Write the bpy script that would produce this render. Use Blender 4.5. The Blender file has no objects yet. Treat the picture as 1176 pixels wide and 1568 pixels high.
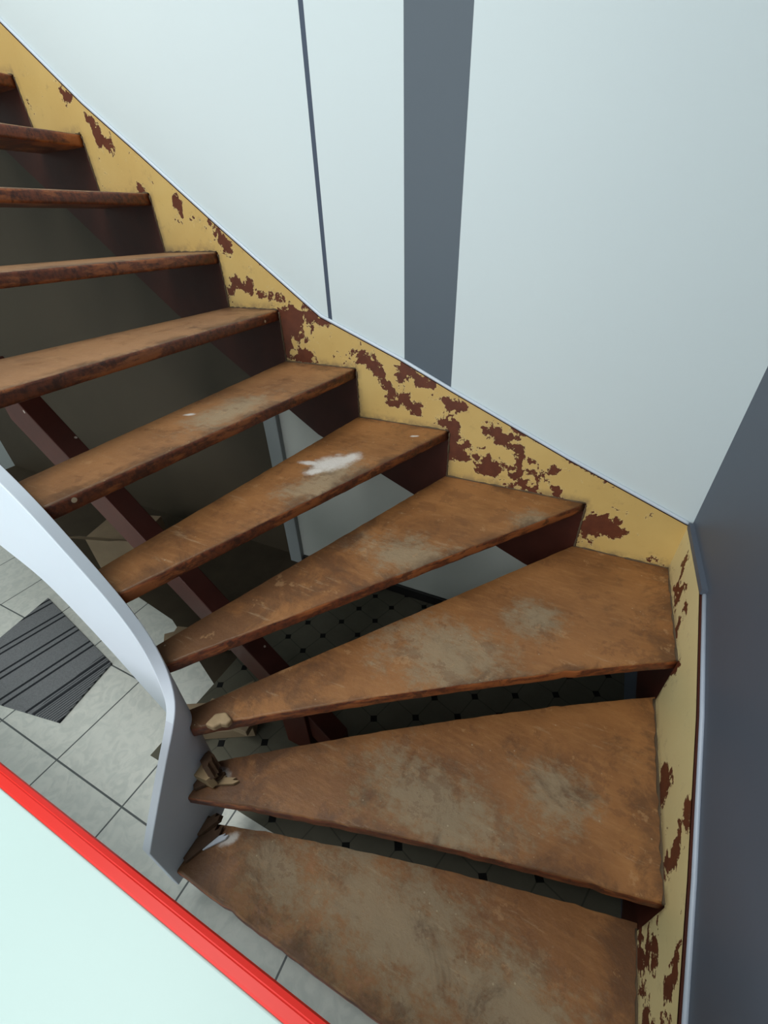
import bpy, bmesh, math, random
from mathutils import Vector, Matrix
random.seed(4)
C=bpy.context.scene.collection
sc=bpy.context.scene
sc.view_settings.view_transform='Standard'
sc.view_settings.look='None'

# ------------------------------------------------------------------ node helpers
class NT:
    def __init__(s,name):
        s.m=bpy.data.materials.new(name); s.m.use_nodes=True
        s.t=s.m.node_tree; s.b=s.t.nodes['Principled BSDF']
        s.co=s.t.nodes.new('ShaderNodeTexCoord').outputs['Object']
    def n(s,ty,**k):
        nd=s.t.nodes.new(ty)
        for a,v in k.items(): setattr(nd,a,v)
        return nd
    def set(s,sock,v):
        if isinstance(v,bpy.types.NodeSocket): s.t.links.new(v,sock)
        elif isinstance(v,(tuple,list)) and len(v)==3 and sock.type=='RGBA': sock.default_value=(*v,1)
        else: sock.default_value=v
    def math(s,op,a,b=None,c=None,clamp=False):
        nd=s.n('ShaderNodeMath',operation=op,use_clamp=clamp); s.set(nd.inputs[0],a)
        if b is not None: s.set(nd.inputs[1],b)
        if c is not None: s.set(nd.inputs[2],c)
        return nd.outputs[0]
    def noise(s,scale,detail=4,rough=.55,vec=None,dist=0):
        nd=s.n('ShaderNodeTexNoise'); nd.inputs['Scale'].default_value=scale
        nd.inputs['Detail'].default_value=detail; nd.inputs['Roughness'].default_value=rough
        nd.inputs['Distortion'].default_value=dist
        s.t.links.new(vec or s.co,nd.inputs['Vector']); return nd.outputs['Fac']
    def mapping(s,scale=(1,1,1),loc=(0,0,0),rot=(0,0,0),vec=None):
        nd=s.n('ShaderNodeMapping'); nd.inputs['Scale'].default_value=scale
        nd.inputs['Location'].default_value=loc; nd.inputs['Rotation'].default_value=rot
        s.t.links.new(vec or s.co,nd.inputs['Vector']); return nd.outputs[0]
    def step(s,v,a,b):
        nd=s.n('ShaderNodeMapRange',interpolation_type='SMOOTHSTEP'); s.set(nd.inputs['Value'],v)
        nd.inputs['From Min'].default_value=a; nd.inputs['From Max'].default_value=b
        return nd.outputs['Result']
    def mix(s,f,a,b,blend='MIX'):
        nd=s.n('ShaderNodeMix',data_type='RGBA',blend_type=blend)
        s.set(nd.inputs[0],f); s.set(nd.inputs[6],a); s.set(nd.inputs[7],b); return nd.outputs[2]
    def xyz(s,vec=None):
        nd=s.n('ShaderNodeSeparateXYZ'); s.t.links.new(vec or s.co,nd.inputs[0]); return nd.outputs
    def attr(s,name):
        nd=s.n('ShaderNodeAttribute',attribute_name=name); return nd.outputs['Fac']
    def bump(s,h,st=.3,d=.002):
        nd=s.n('ShaderNodeBump'); nd.inputs['Strength'].default_value=st; nd.inputs['Distance'].default_value=d
        s.set(nd.inputs['Height'],h); s.t.links.new(nd.outputs[0],s.b.inputs['Normal'])
    def fin(s,col,rough=.5,spec=.5):
        s.set(s.b.inputs['Base Color'],col); s.set(s.b.inputs['Roughness'],rough)
        s.b.inputs['Specular IOR Level'].default_value=spec
        return s.m
def srgb(r,g,b):
    return tuple(((c/255)/12.92 if c/255<=.04045 else ((c/255+.055)/1.055)**2.4) for c in (r,g,b))

def mat_plain(name,rgb,rough=.5,var=.06,scale=8,bst=.15,spec=.5):
    n=NT(name); c=srgb(*rgb)
    f=n.noise(scale,5); d=tuple(x*(1-var*2.5) for x in c)
    n.bump(n.noise(scale*14,3),bst,.001)
    return n.fin(n.mix(f,d,c),rough,spec)

# walls
def mat_wall_back():
    n=NT('wall_paint_striped')
    x=n.xyz()[0]
    base=n.mix(n.noise(1.3,2),srgb(200,211,214),srgb(207,218,219))
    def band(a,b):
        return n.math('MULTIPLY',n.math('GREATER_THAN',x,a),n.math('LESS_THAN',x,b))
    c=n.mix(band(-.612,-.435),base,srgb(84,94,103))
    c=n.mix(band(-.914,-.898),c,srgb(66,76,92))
    n.bump(n.noise(160,3),.12,.001)
    return n.fin(c,.5,.3)
M_wallb=mat_wall_back()
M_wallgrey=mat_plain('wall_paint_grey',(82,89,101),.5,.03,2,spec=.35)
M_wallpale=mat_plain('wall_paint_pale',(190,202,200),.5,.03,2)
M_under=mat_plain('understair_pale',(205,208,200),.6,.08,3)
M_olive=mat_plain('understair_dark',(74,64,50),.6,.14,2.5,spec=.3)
M_frame=mat_plain('frame_grey',(150,156,156),.5,.05,5)
M_black=mat_plain('skirting_black',(28,26,26),.5)
M_ceil=mat_plain('ceiling_white',(225,228,226),.7,.02,2)
M_underfloor=mat_plain('dark_brown_floor',(74,64,50),.85,.2,9,.5,.2)  # dark brown floor area under the stairs

# treads ('wear','smudge','grime' are per-vertex masks laid out on the boards themselves)
def mat_tread(kind):
    n=NT('worn_varnished_wood_'+kind)
    st=n.mapping(scale=(1.6,8,8),rot=(0,0,.3))
    fine=n.noise(60,6,.7); grain=n.noise(9,8,.65,vec=st)
    if kind=='top':
        zz=n.xyz()[2]
        c=n.mix(n.step(n.noise(3.2,6,.6),.35,.65),srgb(150,101,58),srgb(122,79,43))
        c=n.mix(n.math('MULTIPLY',n.step(grain,.45,.72),.35),c,srgb(168,120,74))
        c=n.mix(n.math('MULTIPLY',n.step(zz,.9,1.5),.45),c,srgb(156,128,102))
        wn=n.math('ADD',n.math('MULTIPLY',n.noise(10,9,.8),.6),n.math('MULTIPLY',n.noise(55,7,.8,vec=n.mapping(scale=(.7,1.3,1))),.4))
        wear=n.math('ADD',n.attr('wear'),n.math('MULTIPLY',n.math('SUBTRACT',wn,.5),3.0))
        wm=n.step(wear,.28,.85)
        c=n.mix(n.math('MULTIPLY',wm,.66),c,srgb(146,133,108))
        gr=n.math('ADD',n.math('MULTIPLY',n.attr('grime'),.22),n.noise(6.5,10,.74,dist=.6))
        c=n.mix(n.math('MULTIPLY',n.step(gr,.52,.72),.66),c,srgb(74,49,32))
        # fine scuffs / scratches along the boards
        sc_=n.noise(30,7,.75,vec=n.mapping(scale=(.25,2.2,1),rot=(0,0,.5)))
        c=n.mix(n.math('MULTIPLY',n.step(sc_,.60,.66),.24),c,srgb(182,158,126))
        fl=n.step(n.noise(9,9,.72,vec=n.mapping(loc=(5,2,1))),.575,.592)
        c=n.mix(n.math('MULTIPLY',fl,.34),c,srgb(98,62,38))
        ft=n.step(n.noise(13,9,.74,vec=n.mapping(loc=(1,7,3))),.62,.64)
        c=n.mix(n.math('MULTIPLY',ft,.3),c,srgb(184,144,102))
        s1=n.attr('smudge')
        sm=n.step(n.math('ADD',s1,n.math('MULTIPLY',n.math('SUBTRACT',n.noise(34,8,.72),.5),1.1)),.06,.70)
        sm=n.math('MULTIPLY',sm,n.step(s1,.02,.20))
        c=n.mix(n.math('MULTIPLY',sm,.88),c,srgb(208,202,196))
        vo=n.n('ShaderNodeTexVoronoi'); vo.inputs['Scale'].default_value=46; n.t.links.new(n.co,vo.inputs['Vector'])
        sel=n.math('GREATER_THAN',n.xyz(vo.outputs['Color'])[0],.66)
        sp=n.math('MULTIPLY',n.math('LESS_THAN',vo.outputs['Distance'],.10),sel)
        sp=n.math('MULTIPLY',sp,n.step(n.noise(5,3),.45,.6))
        c=n.mix(n.math('MULTIPLY',sp,.5),c,srgb(184,166,136))
        r=n.math('ADD',n.math('MULTIPLY_ADD',wm,.14,.36),n.math('MULTIPLY',n.noise(9,6,.7),.24))
        n.bump(n.math('ADD',n.math('ADD',fine,n.math('MULTIPLY',sp,1.5)),n.math('MULTIPLY',wm,n.noise(110,4,.8))),.7,.002)
        return n.fin(c,r,.42)
    c=n.mix(n.step(grain,.35,.65),srgb(118,58,30),srgb(74,36,22))
    c=n.mix(n.math('MULTIPLY',n.step(n.noise(9,7,.7,vec=n.mapping(scale=(.5,.5,2.2))),.50,.60),.8),c,srgb(164,94,48))
    c=n.mix(n.math('MULTIPLY',n.step(n.noise(16,7,.7,vec=n.mapping(loc=(3,1,2))),.57,.62),.7),c,srgb(54,26,18))
    vo=n.n('ShaderNodeTexVoronoi'); vo.inputs['Scale'].default_value=9; n.t.links.new(n.co,vo.inputs['Vector'])
    sp=n.math('MULTIPLY',n.math('LESS_THAN',vo.outputs['Distance'],.055),n.math('GREATER_THAN',n.xyz(vo.outputs['Color'])[0],.5))
    c=n.mix(sp,c,srgb(190,170,140))
    n.bump(n.math('ADD',fine,grain),.5,.002)
    return n.fin(c,.48)
M_tt=mat_tread('top'); M_ts=mat_tread('nosing')
def mat_dark():
    n=NT('dark_mahogany_stain')
    c=n.mix(n.noise(7,6,.6),srgb(46,20,14),srgb(80,36,24))
    n.bump(n.noise(50,4),.3,.001)
    return n.fin(c,.5,.25)
M_dark=mat_dark()
def mat_beam():
    n=NT('reddish_carriage_wood')
    c=n.mix(n.noise(7,6,.6),srgb(54,23,17),srgb(88,42,30))
    vo=n.n('ShaderNodeTexVoronoi'); vo.inputs['Scale'].default_value=14; n.t.links.new(n.co,vo.inputs['Vector'])
    sp=n.math('MULTIPLY',n.math('LESS_THAN',vo.outputs['Distance'],.08),n.math('GREATER_THAN',n.xyz(vo.outputs['Color'])[0],.6))
    c=n.mix(sp,c,srgb(186,172,160))
    return n.fin(c,.5,.3)
M_beam=mat_beam()

def mat_peel(name,cream=0):
    n=NT(name)
    nz=n.math('ADD',n.math('MULTIPLY',n.noise(16,9,.64,dist=.25),.74),n.math('MULTIPLY',n.noise(60,7,.72),.26))
    v=n.math('ADD',n.math('MULTIPLY',n.attr('peel'),.25),n.math('MULTIPLY_ADD',nz,1.30,-.15))
    th=.672 if cream else .662
    pe=n.step(v,th,th+.006)
    halo=n.step(v,th-.03,th)
    y=n.mix(n.noise(5,5),srgb(186,152,88),srgb(208,178,112))
    if cream: y=n.mix(n.noise(3,5),srgb(206,186,130),srgb(222,208,160))
    y=n.mix(n.math('MULTIPLY',n.step(n.noise(24,6,.7),.56,.78),.45),y,srgb(140,116,80))
    y=n.mix(n.math('MULTIPLY',n.attr('dirt'),n.step(n.noise(20,6,.7),.35,.6)),y,srgb(134,112,80))
    y=n.mix(n.math('MULTIPLY',halo,.6),y,srgb(222,202,146))
    br=n.mix(n.noise(30,5),srgb(66,30,18),srgb(112,58,34))
    c=n.mix(pe,y,br)
    n.bump(n.math('SUBTRACT',n.math('MULTIPLY',n.noise(70,3),.3),pe),.7,.002)
    return n.fin(c,n.math('MULTIPLY_ADD',pe,.1,.42),.4)
M_peel1=mat_peel('peeling_yellow_paint'); M_peel2=mat_peel('peeling_cream_paint',1)
PE1=[(-1.09,1.30,-1.04,1.17,.095),(-1.08,1.34,-1.0,1.31,.055),(-1.0,1.31,-.94,1.28,.038),(-1.1,1.21,-1.0,1.16,.06),
 (-.78,1.19,-.70,1.13,.042),(-.70,1.13,-.66,1.05,.045),(-.66,1.06,-.57,1.02,.05),(-.62,1.13,-.6,1.16,.022),
 (-.42,.87,-.30,.845,.045),(-.30,.845,-.18,.80,.048),(-.20,.80,-.08,.775,.052),(-.43,.92,-.40,.97,.028),
 (-.27,.98,-.22,.95,.035),(-.20,.93,-.12,.88,.030),(-.16,.86,-.10,.83,.028),(-.05,.86,.0,.87,.022),
 (.09,.64,.15,.69,.050),(.12,.70,.18,.66,.04),(-.02,.77,0,.75,.028),
 (-.46,.98,-.44,1.03,.022),(-.55,1.11,-.52,1.12,.022),(-.47,1.07,-.40,1.04,.025),(-.60,1.15,-.50,1.11,.016),
 (-1.36,1.57,-1.31,1.52,.042),(-1.30,1.41,-1.20,1.37,.027),(-1.34,1.38,-1.33,1.40,.028),(-1.831,1.877,-1.80,1.85,.030),(-1.86,1.94,-1.84,1.92,.024),(-1.52,1.67,-1.5,1.63,.028),
 (-1.95,2.02,-1.93,2.0,.024),(-1.69,1.72,-1.68,1.71,.02),(-.20,1.0,-.05,.94,.014),(.0,.91,.12,.86,.012)]
PE2=[(1.28,.70,1.24,.62,.03),(1.20,.66,1.17,.58,.035),(1.12,.64,1.08,.56,.03),(1.2,.52,1.1,.48,.03),(1.02,.52,.98,.56,.025),(.74,.43,.71,.39,.042),(.60,.54,.58,.49,.032),(.56,.46,.54,.42,.032),(.53,.38,.50,.36,.026),
 (.36,.42,.34,.38,.034),(.44,.30,.40,.24,.042),(.28,.30,.24,.24,.045),(.47,.22,.42,.20,.035),(.32,.24,.28,.20,.03),(.20,.33,.10,.28,.03)]
def segmask(u,v,segs,k=1.8):
    best=0
    for a,b,c,d,r in segs:
        dx,dz=c-a,d-b; L=dx*dx+dz*dz
        t=0 if L==0 else max(0,min(1,((u-a)*dx+(v-b)*dz)/L))
        dist=math.hypot(u-a-t*dx,v-b-t*dz)
        best=max(best,1-dist/(r*k))
    return max(0,best)

M_white=mat_plain('white_gloss_paint',(226,234,244),.35,.02,4,.05)
M_trimw=mat_plain('trim_white',(204,214,224),.35,.04,6)
M_trimg=mat_plain('trim_pale_grey',(168,176,190),.4,.06,9)
M_greyp=mat_plain('grey_blue_paint',(214,220,232),.4,.06,6)
M_red=mat_plain('red_edging',(232,44,34),.4,.03,6,.05,.3)
M_table=mat_plain('white_laminate',(200,222,217),.45,.02,2,.03)
M_beige=mat_plain('cardboard_beige',(150,128,100),.7,.15,12)
M_bwood=mat_plain('bare_wood',(178,150,112),.65,.2,35,.4)
M_dwood=mat_plain('splintered_dark_wood',(96,68,46),.75,.25,40,.6)
M_caulk=mat_plain('grimy_joint',(104,84,60),.85,.3,40,.8)
M_lamp=NT('added_lamp_glass'); M_lamp.b.inputs['Emission Color'].default_value=(1,1,1,1); M_lamp.b.inputs['Emission Strength'].default_value=2; M_lamp=M_lamp.m  # glowing material of the added lamp

def mat_tile():
    n=NT('ceramic_floor_tile')
    br=n.n('ShaderNodeTexBrick'); br.offset=0; br.squash=1
    mp=n.mapping(loc=(1.452,-.1425,0)); n.t.links.new(mp,br.inputs['Vector'])
    for k,v in (('Scale',1),('Mortar Size',.003),('Mortar Smooth',.1),('Bias',0),('Brick Width',.356),('Row Height',.356)): br.inputs[k].default_value=v
    m=n.noise(22,6,.55,dist=1.2)
    c=n.mix(n.step(m,.38,.66),srgb(220,221,213),srgb(203,206,199))
    c=n.mix(n.math('MULTIPLY',n.step(n.noise(5,4),.4,.7),.4),c,srgb(210,213,206))
    c=n.mix(br.outputs['Fac'],c,srgb(88,93,93))
    n.bump(n.math('SUBTRACT',n.math('MULTIPLY',m,.5),br.outputs['Fac']),.4,.002)
    return n.fin(c,.45)
M_tile=mat_tile()
def mat_mosaic():
    n=NT('mosaic_floor_with_dots')
    mp=n.mapping(scale=(1/.115,1/.115,1),rot=(0,0,.33))
    x,y,_=n.xyz(mp)
    def dd(a): return n.math('SUBTRACT',.5,n.math('ABSOLUTE',n.math('SUBTRACT',n.math('FRACT',a),.5)))
    dx,dy=dd(x),dd(y)
    dot=n.math('LESS_THAN',n.math('ADD',dx,dy),.15)
    gr=n.math('LESS_THAN',n.math('MINIMUM',dx,dy),.018)
    c=n.mix(n.noise(8,5,.7),srgb(80,77,66),srgb(104,101,88))  # under-stair shade is put into the tile base colour
    c=n.mix(n.math('MULTIPLY',gr,.5),c,srgb(56,55,50)); c=n.mix(dot,c,srgb(20,20,20))
    return n.fin(c,.7,.15)
M_mos=mat_mosaic()
def mat_mat():
    n=NT('ribbed_doormat')
    mp=n.mapping(rot=(0,0,.17))
    x=n.xyz(mp)[0]
    fr=n.math('FRACT',n.math('MULTIPLY',n.math('ADD',x,3.0),1/.155))
    dk=n.math('MAXIMUM',n.math('LESS_THAN',fr,.08),n.math('MULTIPLY',n.math('GREATER_THAN',fr,.24),n.math('LESS_THAN',fr,.32)))
    fr2=n.math('FRACT',n.math('MULTIPLY',x,1/.012))
    c=n.mix(n.noise(170,4,.8),srgb(88,91,95),srgb(156,158,160))
    rib=n.math('MULTIPLY',n.math('GREATER_THAN',n.xyz()[0],-1.72),n.math('LESS_THAN',fr2,.4))
    c=n.mix(rib,c,srgb(70,72,76)); c=n.mix(dk,c,srgb(48,50,54))
    n.bump(n.noise(300,3,.8),.8,.004)
    return n.fin(c,.95,.1)
M_mat=mat_mat()

# ------------------------------------------------------------------ mesh helpers
def obj(name,bm,mats,parent=None,bevel=0,smooth=False,recalc=True):
    if recalc: bmesh.ops.recalc_face_normals(bm,faces=bm.faces)
    me=bpy.data.meshes.new(name); bm.to_mesh(me); bm.free()
    for m in mats: me.materials.append(m)
    o=bpy.data.objects.new(name,me); C.objects.link(o)
    if parent: o.parent=parent
    if bevel:
        b=o.modifiers.new('bevel','BEVEL'); b.width=bevel; b.segments=3; b.limit_method='ANGLE'; b.angle_limit=math.radians(40)
    if smooth:
        for p in me.polygons: p.use_smooth=True
    return o
def empty(name):
    e=bpy.data.objects.new(name,None); C.objects.link(e); return e
def prism(bm,pts,axis,a,b,mi=0,mi_a=None,mi_b=None):
    def P(p,t):
        q=list(p); q.insert(axis,t); return q
    va=[bm.verts.new(P(p,a)) for p in pts]; vb=[bm.verts.new(P(p,b)) for p in pts]
    f=bm.faces.new(va); f.material_index=mi if mi_a is None else mi_a
    f=bm.faces.new(vb[::-1]); f.material_index=mi if mi_b is None else mi_b
    n=len(pts)
    for i in range(n):
        f=bm.faces.new((va[i],vb[i],vb[(i+1)%n],va[(i+1)%n])); f.material_index=mi
def box(bm,x0,x1,y0,y1,z0,z1,mi=0):
    prism(bm,[(x0,y0),(x1,y0),(x1,y1),(x0,y1)],2,z0,z1,mi)
def lerp(pts,x):
    for (a,b),(c,d) in zip(pts,pts[1:]):
        lo,hi=min(a,c),max(a,c)
        if lo<=x<=hi: return b+(d-b)*(x-a)/(c-a)
    return pts[0][1] if abs(x-pts[0][0])<abs(x-pts[-1][0]) else pts[-1][1]
def tube(bm,pts,r,mi=0,n=10,jr=0):
    rings=[]
    for i,p in enumerate(pts):
        p=Vector(p); d=(Vector(pts[min(i+1,len(pts)-1)])-Vector(pts[max(i-1,0)])).normalized()
        u=d.cross(Vector((0,0,1)));
        if u.length<.05: u=d.cross(Vector((0,1,0)))
        u.normalize(); w=u.cross(d)
        rr=r*(1+random.uniform(-jr,jr))
        rings.append([bm.verts.new(p+rr*(math.cos(2*math.pi*k/n)*u+math.sin(2*math.pi*k/n)*w)) for k in range(n)])
    for a,b in zip(rings,rings[1:]):
        for k in range(n):
            f=bm.faces.new((a[k],a[(k+1)%n],b[(k+1)%n],b[k])); f.material_index=mi; f.smooth=True
    for r_ in (rings[0],rings[-1]):
        f=bm.faces.new(r_); f.material_index=mi
def attrib(me,name,fn):
    a=me.attributes.new(name,'FLOAT','POINT')
    a.data.foreach_set('value',[float(fn(v.co)) for v in me.vertices])

# ------------------------------------------------------------------ dimensions
YS=1.40; XS=.388; YW=1.412; XW=.400        # string faces / wall faces
R=.1893; H=1.583
Z={'J':.189,'I':.379,'H':.568,'G':.757,'F':.946,'E':1.136,'D':1.325,'C':1.514,'B':1.704,'A':1.893,'A1':2.082,'A2':2.271}
NW={'A2':-2.46,'A1':-2.19,'A':-1.921,'B':-1.649,'C':-1.372,'D':-1.129,'E':-.807,'F':-.430,'G':.079}  # nose X at back wall
TOP1=[(-2.9,2.78),(-2.46,2.45),(-2.153,2.207),(-1.863,1.968),(-1.639,1.808),(-1.352,1.597),(-.943,1.306),(-.625,1.180),(-.432,1.092),(-.009,.908),(.376,.753),(.40,.745)]
BOT1=[(-2.9,2.25),(-2.46,1.91),(-2.171,1.68),(-1.676,1.284),(-1.0175,.835),(-.085,.425),(.40,.25)]
MID1=[(x,(lerp(TOP1,x)+lerp(BOT1,x))/2) for x in (-2.9,-2.46,-2.153,-1.676,-1.352,-.943,-.432,-.085,.40)]
TOP2=[(1.40,.742),(1.08,.745),(.771,.634),(.489,.508),(.302,.413),(0,.30),(-.06,.275)]

# ------------------------------------------------------------------ room shell
ZC=4.3; XL=-4.2; YB=-2.7
bm=bmesh.new()
up=[(x,z) for x,z in MID1]+[(XW,ZC),(XL,ZC),(XL,2.6)]
prism(bm,up,1,YW,YW+.1,0)
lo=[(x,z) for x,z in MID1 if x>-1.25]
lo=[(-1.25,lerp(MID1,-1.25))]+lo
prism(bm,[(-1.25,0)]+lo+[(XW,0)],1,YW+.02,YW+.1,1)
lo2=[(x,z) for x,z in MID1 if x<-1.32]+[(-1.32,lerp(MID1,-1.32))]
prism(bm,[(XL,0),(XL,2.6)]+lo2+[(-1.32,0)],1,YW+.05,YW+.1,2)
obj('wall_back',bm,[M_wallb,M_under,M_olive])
bm=bmesh.new(); box(bm,-1.325,-1.245,YW-.005,YW+.08,0,lerp(BOT1,-1.28)+.2); obj('trim_1',bm,[M_frame],bevel=.004)
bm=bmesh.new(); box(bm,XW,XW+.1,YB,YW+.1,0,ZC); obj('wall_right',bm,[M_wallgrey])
bm=bmesh.new(); box(bm,XL-.1,XL,YB,YW+.1,0,ZC); obj('wall_left',bm,[M_wallpale])
bm=bmesh.new()
box(bm,XL,-2.6,YB-.1,YB,0,ZC); box(bm,-.6,XW,YB-.1,YB,0,ZC); box(bm,-2.6,-.6,YB-.1,YB,0,.9); box(bm,-2.6,-.6,YB-.1,YB,3.2,ZC)
obj('wall_front',bm,[M_wallpale])
bm=bmesh.new()
for x in (-2.6,-1.63,-.66): box(bm,x,x+.06,YB-.08,YB-.02,.9,3.2)
for z in (.9,3.14,2.2): box(bm,-2.6,-.6,YB-.075,YB-.025,z,z+.06)
box(bm,-2.7,-.5,YB-.08,YB+.12,.86,.9)
obj('added_window_1',bm,[M_trimw])  # unseen opening and frame, added to let daylight in
bm=bmesh.new(); box(bm,XL-.1,XW+.1,YB-.1,YW+.1,ZC,ZC+.1); obj('ceiling',bm,[M_ceil])
bm=bmesh.new()
box(bm,XL-.1,XW+.1,YB-.1,.30,-.05,0,0)
prism(bm,[(XL-.1,.30),(-1.15,.30),(-1.15,.62),(-1.6,.80),(-2.75,.95),(XL-.1,1.0)],2,-.05,0,0)
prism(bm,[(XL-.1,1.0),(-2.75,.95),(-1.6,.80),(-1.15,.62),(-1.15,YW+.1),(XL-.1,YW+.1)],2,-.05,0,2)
box(bm,-1.15,XW+.1,.30,YW+.1,-.05,0,1)
obj('floor',bm,[M_tile,M_mos,M_underfloor])
bm=bmesh.new(); box(bm,-1.24,XW,YW+.005,YW+.02,0,.055); obj('baseboard_back',bm,[M_black],bevel=.003)

# ------------------------------------------------------------------ staircase
stair=empty('winder_staircase')
def mk_nose(wall,string,mid=None,n=48,jit=.0011):
    pts=[]
    w=Vector(wall); s=Vector(string)
    for i in range(n+1):
        t=i/n; p=w.lerp(s,t)
        if mid is not None:
            p=p+Vector(mid)*(4*t*(1-t))
        j=Vector((random.uniform(-jit,jit),random.uniform(-jit,jit))) if 0<i<n else Vector((0,0))
        if 0<i<n and random.random()<.06: j+=Vector((0,.0035))
        pts.append(p+j)
    return pts
SX={'A2':-2.46,'A1':-2.19,'A':-1.921,'B':-1.66,'C':-1.385,'D':-1.09,'E':-.93,'F':-.812}
ye=.322
NOSE={}
for k in ('A2','A1','A','B','C','D','E','F'): NOSE[k]=mk_nose((NW[k],YS),(SX[k],ye))
NOSE['G']=mk_nose((NW['G'],YS),(-.742,.312))
NOSE['H']=mk_nose((XS,.988),(-.698,.278),mid=(0,.022))
NOSE['I']=mk_nose((XS,.478),(-.698,.195),mid=(0,.016))
NOSE['J']=mk_nose((XS,.09),(-.698,.086))
order=['A2','A1','A','B','C','D','E','F','G','H','I','J']
NOSE['top']=mk_nose((-2.73,YS),(-2.73,ye))
WEAR={'H':[(-.187,.74,.24,.16),(0,.98,.1,.1)],'I':[(-.13,.45,.28,.13),(.15,.6,.12,.1)],
 'J':[(-.15,.24,.36,.18),(-.45,.2,.16,.10),(.15,.22,.2,.13),(-.3,.35,.15,.08)],'G':[(-.376,.90,.20,.12),(-.05,1.22,.1,.08)],'F':[(-.66,.9,.12,.2)],'E':[(-.95,.9,.1,.2)]}
SMUDGE={'F':[(-.700,1.015,.10,.07,1.0),(-.665,1.06,.08,.045,1.2),(-.765,.99,.055,.022,.2),(-.72,.95,.05,.03,.9),(-.53,1.31,.022,.010,.5)],'E':[(-1.044,.814,.026,.013,.6)],
 'J':[(-.62,.20,.04,.02,.8)],'I':[(-.655,.27,.035,.03,.3)]}
def segd(p,a,b):
    ab=b-a; t=max(0,min(1,(p-a).dot(ab)/ab.length_squared)); return (p-a-ab*t).length
prev='top'
caulk=bmesh.new()
TH=.037
for i,k in enumerate(order):
    nose=NOSE[k]; back=NOSE[prev]; z=Z[k]
    dy=.012 if k in('I','J') else 0
    bkp=[p+Vector((0,dy)) for p in back]
    n=len(nose); mrows=14
    bm=bmesh.new(); g=[]
    nn_=list(nose)
    # rounded nosing profile (offset inward from nose line, height)
    prof=[(.006,-TH),(.0015,-TH+.003),(0,-TH+.008),(0,-.009),(.0018,-.003),(.006,0)]
    cols=[]
    if k=='H':   # corner step: back boundary runs along the wall string into the corner
        m0=14
        full=[Vector((XS,YS)).lerp(bkp[0],q/m0) for q in range(m0)]+bkp
        cum=[0]
        for q in range(1,len(full)): cum.append(cum[-1]+(full[q]-full[q-1]).length)
        def at(s):
            s*=cum[-1]
            for q in range(1,len(full)):
                if cum[q]>=s:
                    w_=(s-cum[q-1])/max(cum[q]-cum[q-1],1e-6); return full[q-1].lerp(full[q],w_)
            return full[-1]
        for j in range(n):
            a=nn_[j]; b=at(j/(n-1)); d=b-a; L=d.length; cols.append((a,d/L,L))
    else:
        for j in range(n):
            a=nn_[j]; d=bkp[j]-a; L=max(d.length,1e-4); cols.append((a,d/L,L))
    for (a,dn,L) in cols:
        col=[]
        for (o_,h_) in prof: col.append(bm.verts.new((*(a+dn*o_),z+h_)))
        for r_ in range(1,mrows+1):
            q=.006+(L-.006)*r_/mrows
            col.append(bm.verts.new((*(a+dn*q),z)))
        col.append(bm.verts.new((*(a+dn*L),z-TH)))
        g.append(col)
    m=len(g[0])
    for j in range(n-1):
        for r_ in range(m):
            f=bm.faces.new((g[j][r_],g[j][(r_+1)%m],g[j+1][(r_+1)%m],g[j+1][r_]))
            top=(4<=r_<m-2)
            f.material_index=0 if top else 1
            f.smooth=(r_<=4)
    for e in (g[0],g[-1]):
        f=bm.faces.new(e); f.material_index=1
    o=obj('tread_%d'%(len(order)-i),bm,[M_tt,M_ts],stair)
    wl=WEAR.get(k,[]); sl=SMUDGE.get(k,[])
    a0,b0=nose[0],nose[-1]
    def smf(c):
        v=0
        for x,y,rx,ry,an in sl:
            dx,dy_=c.x-x,c.y-y; u=dx*math.cos(an)+dy_*math.sin(an); w_=-dx*math.sin(an)+dy_*math.cos(an)
            v=max(v,1-math.hypot(u/rx,w_/ry))
        return v
    if sl:
        bm=bmesh.new(); bm.from_mesh(o.data)
        fs=[f for f in bm.faces if f.material_index==0 and any(math.hypot(f.calc_center_median().x-x,f.calc_center_median().y-y)<rx+.06 for x,y,rx,ry,an in sl)]
        es=list({e for f in fs for e in f.edges})
        bmesh.ops.subdivide_edges(bm,edges=es,cuts=4,use_grid_fill=True)
        bm.to_mesh(o.data); bm.free()
    attrib(o.data,'wear',lambda c:max([0]+[1-math.hypot((c.x-x)/rx/1.5,(c.y-y)/ry/1.5) for x,y,rx,ry in wl]))
    attrib(o.data,'smudge',smf)
    def gf(c):
        p=Vector((c.x,c.y)); v=max(0,1-segd(p,a0,b0)/.05)*.8
        if k in('G','H','I','J'): v=max(v,max(0,min(1,(-.42-c.x)/.25)))
        if k in('H','I','J'): v=max(v,max(0,1-(XS-c.x)/.12)*.8)
        if k in NW: v=max(v,max(0,1-(YS-c.y)/.08)*.6)
        return v
    attrib(o.data,'grime',gf)
    def line(a,b,n=24):
        return [Vector(a).lerp(Vector(b),t/n)+Vector((0,0,random.uniform(-.001,.001))) for t in range(n+1)]
    if k in NW: tube(caulk,line((back[0].x+.003,YS-.001,z+.001),(nose[0].x,YS-.001,z+.001)),.0035,0,6,.6)
    if k=='H':
        tube(caulk,line((back[0].x,YS-.001,z+.001),(XS,YS-.001,z+.001)),.0035,0,6,.6)
        tube(caulk,line((XS-.001,YS,z+.001),(XS-.001,.988,z+.001)),.004,0,6,.6)
    if k in('I','J'): tube(caulk,line((XS-.001,back[0].y,z+.001),(XS-.001,nose[0].y,z+.001)),.0045,0,6,.6)
    if i+1<len(order):
        zn=Z[order[i+1]]
        if k in NW: tube(caulk,line((nose[0].x+.004,YS-.001,z-TH*.2),(nose[0].x+.004,YS-.001,zn)),.0032,0,6,.5)
    prev=k
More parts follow.
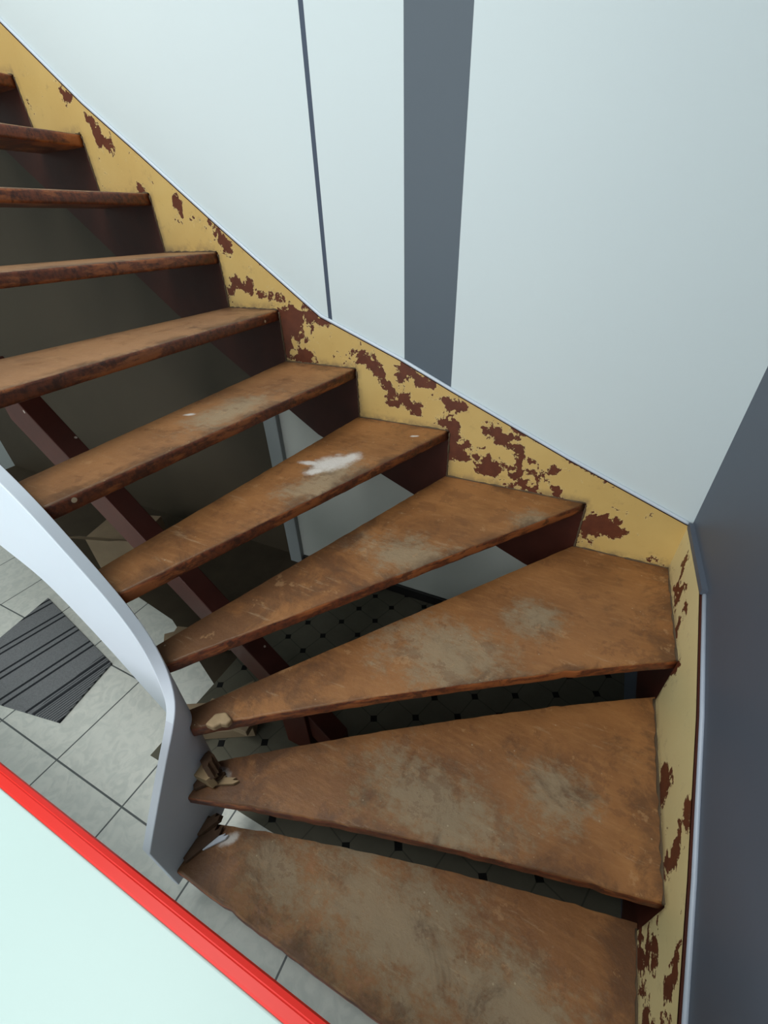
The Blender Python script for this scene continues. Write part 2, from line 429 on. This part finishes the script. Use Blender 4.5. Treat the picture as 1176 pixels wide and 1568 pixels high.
obj('grimy_joints',caulk,[M_caulk],stair)

# stained wall string boards
bm=bmesh.new()
prism(bm,TOP1+BOT1[::-1],1,YS+.001,YW+.03,0)
obj('wall_string_back',bm,[M_dark],stair)
bm=bmesh.new()
prism(bm,TOP2+[(-.06,0.0),(.30,0.0),(1.40,.25)],0,XS+.001,XW+.02,0)
obj('wall_string_right',bm,[M_dark],stair)
# peeling paint skins above the steps
def skin(name,intervals,top,mk,segs,mat,dirtf):
    bm=bmesh.new()
    for (u0,u1,zb) in intervals:
        nu=max(2,int(abs(u1-u0)/.012)); nv=26; g=[]
        for i in range(nu+1):
            u=u0+(u1-u0)*i/nu; zt=lerp(top,u)
            g.append([bm.verts.new(mk(u,zb+(zt-zb)*j/nv)) for j in range(nv+1)])
        for i in range(nu):
            for j in range(nv): bm.faces.new((g[i][j],g[i+1][j],g[i+1][j+1],g[i][j+1]))
    o=obj(name,bm,[mat],stair,recalc=False)
    o.data.update()
    ax=0 if mk(1,0)[0]==1 else 1
    attrib(o.data,'peel',lambda c:segmask(c[ax],c.z,segs))
    attrib(o.data,'dirt',lambda c:dirtf(c[ax],c.z))
    return o
seq=['A2','A1','A','B','C','D','E','F','G']; nxt=['A1','A','B','C','D','E','F','G','H']
iv=[]
for k,nx in zip(seq,nxt):
    x0=NW[k]+.004; x1=NW[nx]+.004 if nx in NW else XS
    iv.append((x0,x1,Z[nx]))
def dirt1(u,z):
    v=0
    for a,b,zb in iv:
        if a-.001<=u<=b+.001: v=max(v,1-(z-zb)/.03,(1-(u-a)/.02) if z<zb+.19 else 0)
    return max(0,min(1,v))
skin('string_paint_back',iv,TOP1,lambda u,z:(u,YS-.0012,z),PE1,M_peel1,dirt1)
iv2=[(.984,1.40,Z['H']),(.474,.984,Z['I']),(.086,.474,Z['J']),(-.059,.086,.02)]
def dirt2(u,z):
    v=0
    for a,b,zb in iv2:
        if a-.001<=u<=b+.001: v=max(v,1-(z-zb)/.03)
    return max(0,min(1,v))
skin('string_paint_right',iv2,TOP2,lambda u,z:(XS-.0012,u,z),PE2,M_peel2,dirt2)
# trims on string tops
bm=bmesh.new()
tube(bm,[(x,YW-.004,z+.006) for x,z in TOP1 if x<.39]+[(.392,YW-.004,.752)],.006)
obj('string_bead_back',bm,[M_trimw],stair)
bm=bmesh.new()
prism(bm,[(1.40,.745),(1.07,.748),(1.07,.765),(1.40,.762)],0,XS-.002,XW+.001,0)
tube(bm,[(XW-.003,y,z+.006) for y,z in TOP2 if y<1.1],.0055,1)
obj('string_bead_right',bm,[M_wallgrey,M_trimg],stair)

# outer (free) string : curved closed string
colsS=[(-2.9,.325,2.62,2.20),(-2.2,.325,2.13,1.71),(-1.6,.325,1.72,1.28),(-1.37,.325,1.55,1.10),(-1.18,.325,1.39,.98),(-1.067,.325,1.30,.92),(-1.0,.325,1.235,.83),
 (-.93,.325,1.160,.71),(-.87,.325,1.065,.58),(-.81,.325,.962,.47),(-.765,.322,.872,.37),(-.730,.311,.785,.28),(-.707,.290,.708,.20),(-.698,.262,.650,.16),(-.697,.21,.575,.14),(-.697,.14,.468,.13),(-.697,.071,.358,.13)]
def cr(P,n=5):
    out=[]
    for i in range(len(P)-1):
        p0=P[max(i-1,0)];p1=P[i];p2=P[i+1];p3=P[min(i+2,len(P)-1)]
        for k in range(n):
            t=k/n
            out.append(tuple(.5*((2*b)+(-a+c)*t+(2*a-5*b+4*c-d)*t*t+(-a+3*b-3*c+d)*t**3) for a,b,c,d in zip(p0,p1,p2,p3)))
    out.append(P[-1]); return out
cs=cr(colsS,5)
for _ in range(6):
    cs=[cs[0]]+[tuple((a+2*b+c)/4 for a,b,c in zip(cs[i-1],cs[i],cs[i+1])) for i in range(1,len(cs)-1)]+[cs[-1]]
bm=bmesh.new(); rows=[]
th=.026
for i,(x,y,zt,zb) in enumerate(cs):
    a=cs[max(i-1,0)];b=cs[min(i+1,len(cs)-1)]
    t=Vector((b[0]-a[0],b[1]-a[1])).normalized()
    nr=Vector((t.y,-t.x))
    ox,oy=x+nr.x*th,y+nr.y*th
    zb=max(zb,0.0)
    rows.append([bm.verts.new((x,y,zt)),bm.verts.new((ox,oy,zt)),bm.verts.new((ox,oy,zb)),bm.verts.new((x,y,zb))])
for a,b in zip(rows,rows[1:]):
    for j in range(4):
        f=bm.faces.new((a[j],a[(j+1)%4],b[(j+1)%4],b[j]))
        if j==3: f.material_index=1 if b[3].co.x>-.77 else 2
        if j==0 and b[3].co.y<.25: f.material_index=1
for r_ in (rows[0],rows[-1]):
    f=bm.faces.new(r_); f.material_index=1
o=obj('outer_string',bm,[M_white,M_greyp,M_dark],stair,bevel=.003,smooth=True)
o.modifiers['bevel'].harden_normals=True

# central carriage under the treads
bm=bmesh.new()
A=Vector((-.50,.60,.10)); B=Vector((-1.80,.724,1.227)); hgt=.20
d=(B-A); hd=Vector((d.x,d.y,0)).normalized(); nn=Vector((hd.y,-hd.x,0))*.035
vs=[]
for P in (A,B):
    for s in(-1,1):
        for zz in(-hgt+.03,.03): vs.append(bm.verts.new(P+nn*s+Vector((0,0,max(zz,-P.z+.0)))))
for f in((0,1,3,2),(4,6,7,5),(0,4,5,1),(2,3,7,6),(1,5,7,3),(0,2,6,4)): bm.faces.new([vs[i] for i in f])
for (x,y,z0,z1) in ((-.66,.60,0,.27),):
    box(bm,x-.06,x+.05,y-.04,y+.035,z0,z1)
obj('carriage_beam',bm,[M_beam],stair,bevel=.003)

# splintered wood at the inside of the turn
def shard(bm,c,l,w,h,ang,tilt,mi):
    ax=Vector((math.cos(ang)*math.cos(tilt),math.sin(ang)*math.cos(tilt),math.sin(tilt)))
    sd=Vector((-math.sin(ang),math.cos(ang),0)); upv=ax.cross(sd)
    prof=[(0,0),(l*.85,-w*.2),(l,w*.15),(l*.8,w*.35),(l*.9,w*.6),(l*.55,w*.8),(l*.6,w),(0,w*.9)]
    c=Vector(c)
    va=[bm.verts.new(c+ax*a+sd*b) for a,b in prof]; vb=[bm.verts.new(c+ax*a+sd*b+upv*h) for a,b in prof]
    fs=[bm.faces.new(va),bm.faces.new(vb[::-1])]
    for i in range(len(prof)): fs.append(bm.faces.new((va[i],vb[i],vb[(i+1)%len(prof)],va[(i+1)%len(prof)])))
    for f in fs: f.material_index=mi
bm=bmesh.new()
shard(bm,(-.692,.235,.383),.055,.035,.04,.2,.2,0)
shard(bm,(-.690,.262,.40),.06,.03,.04,-.3,.5,1)
shard(bm,(-.688,.215,.381),.08,.03,.014,.9,.05,1)
shard(bm,(-.675,.235,.380),.09,.018,.008,.5,.03,0)
shard(bm,(-.685,.11,.191),.11,.03,.010,1.2,.05,1)
shard(bm,(-.665,.15,.191),.07,.016,.006,.9,.06,2)
shard(bm,(-.69,.17,.195),.07,.025,.02,1.1,.25,1)
obj('splintered_wood',bm,[M_bwood,M_dwood,M_greyp],stair)
bm=bmesh.new()
prism(bm,[(-.665,.298),(-.640,.300),(-.630,.315),(-.615,.320),(-.612,.335),(-.64,.345),(-.662,.330)],2,.566,.586)
obj('plaster_chip',bm,[M_bwood],stair,bevel=.005)

# ------------------------------------------------------------------ doormat
bm=bmesh.new()
prism(bm,[(-1.640,.503),(-1.580,.233),(-1.888,.175),(-2.21,.115),(-2.324,.631)],2,.0005,.010)
obj('doormat',bm,[M_mat],bevel=.002)

# ------------------------------------------------------------------ boxes under the stairs
pk=empty('cardboard_box')
bm=bmesh.new()
def obox(bm,c,s,ang,mi=0):
    cx,cy,cz=c; sx,sy,sz=s; ca,sa=math.cos(ang),math.sin(ang)
    pts=[(cx+ca*a*sx/2-sa*b*sy/2,cy+sa*a*sx/2+ca*b*sy/2) for a,b in((-1,-1),(1,-1),(1,1),(-1,1))]
    prism(bm,pts,2,cz,cz+sz,mi)
obox(bm,(-2.15,1.05,.002),(.30,.24,.24),.3)
o=obj('box_body',bm,[M_beige],pk,bevel=.003)
bm=bmesh.new(); 
v=[bm.verts.new(p) for p in((-2.30,.89,.243),(-2.01,.98,.243),(-2.0,.88,.31),(-2.29,.79,.31))]; bm.faces.new(v)
obj('box_flap',bm,[M_beige],pk)
pk2=empty('wood_offcut_pile')
bm=bmesh.new(); obox(bm,(-1.0,.50,.002),(.30,.12,.05),.5); obox(bm,(-.98,.53,.053),(.26,.09,.04),1.0); obox(bm,(-.92,.50,.094),(.2,.07,.03),.1)
obox(bm,(-1.35,.78,.002),(.34,.10,.06),.8); obox(bm,(-1.30,.74,.063),(.28,.07,.04),.3)
obj('offcuts',bm,[M_beige],pk2,bevel=.003)

# ------------------------------------------------------------------ white table with red edging
tb=empty('table')
x0,x1,y0,y1,zt=-2.5,.34,-.85,.0,.75
bm=bmesh.new(); box(bm,x0,x1,y0,y1,zt-.03,zt); obj('table_top',bm,[M_table],tb,bevel=.003)
bm=bmesh.new()
prism(bm,[(y1,zt-.034),(y1+.024,zt-.034),(y1+.026,zt-.01),(y1+.0235,zt-.001),(y1+.017,zt+.0015),(y1+.0155,zt+.0008),(y1+.014,zt+.0018),(y1+.003,zt+.0015),(y1,zt)],0,x0,x1,0)
o=obj('table_edging',bm,[M_red],tb)
bm=bmesh.new()
for x in(x0+.05,x1-.09):
    for y in(y0+.05,y1-.10): box(bm,x,x+.045,y,y+.045,0,zt-.03)
box(bm,x0+.06,x1-.06,y0+.06,y0+.08,zt-.10,zt-.03); box(bm,x0+.06,x1-.06,y1-.09,y1-.07,zt-.10,zt-.03)
obj('table_legs',bm,[M_trimw],tb,bevel=.002)

# ------------------------------------------------------------------ lamp, unseen, added to go with the overhead light
lp=empty('added_ceiling_lamp')
bm=bmesh.new(); bmesh.ops.create_cone(bm,cap_ends=True,segments=40,radius1=.16,radius2=.2,depth=.07,matrix=Matrix.Translation((-1.2,-.6,ZC-.035)))
obj('added_lamp_shade',bm,[M_lamp],lp,bevel=.01)

def area(name,loc,tgt,sx,sy,p,col):
    l=bpy.data.lights.new(name,'AREA'); l.shape='RECTANGLE'; l.size=sx; l.size_y=sy; l.energy=p; l.color=col
    o=bpy.data.objects.new(name,l); C.objects.link(o); o.location=loc
    o.rotation_euler=(Vector(tgt)-Vector(loc)).to_track_quat('-Z','Y').to_euler(); return o
area('added_window_light',(-1.6,YB-.25,2.1),(-1.0,1,1.2),1.9,2.2,88,(.94,.97,1))  # added soft light entering through the unseen opening
area('added_ceiling_light',(-1.4,-.5,ZC-.12),(-1.0,.2,0),1.8,1.4,86,(.97,1,.97))  # added soft light from overhead

w=bpy.data.worlds.new('sky'); sc.world=w; w.use_nodes=True
w.node_tree.nodes['Background'].inputs[0].default_value=(.75,.88,1,1); w.node_tree.nodes['Background'].inputs[1].default_value=.6

# ------------------------------------------------------------------ camera
Mx=((0.90075,0.22258,-0.37297),(0.43328,-0.52019,0.73598),(-0.0302,-0.82454,-0.565))
rot=Matrix(((Mx[0][0],-Mx[0][1],-Mx[0][2]),(Mx[1][0],-Mx[1][1],-Mx[1][2]),(Mx[2][0],-Mx[2][1],-Mx[2][2])))
cam=bpy.data.cameras.new('camera'); co=bpy.data.objects.new('camera',cam); C.objects.link(co)
co.matrix_world=Matrix.Translation((0,0,H))@rot.to_4x4()
cam.sensor_fit='HORIZONTAL'; cam.sensor_width=36; cam.lens=644.256/1176*36; cam.clip_start=.02
sc.camera=co
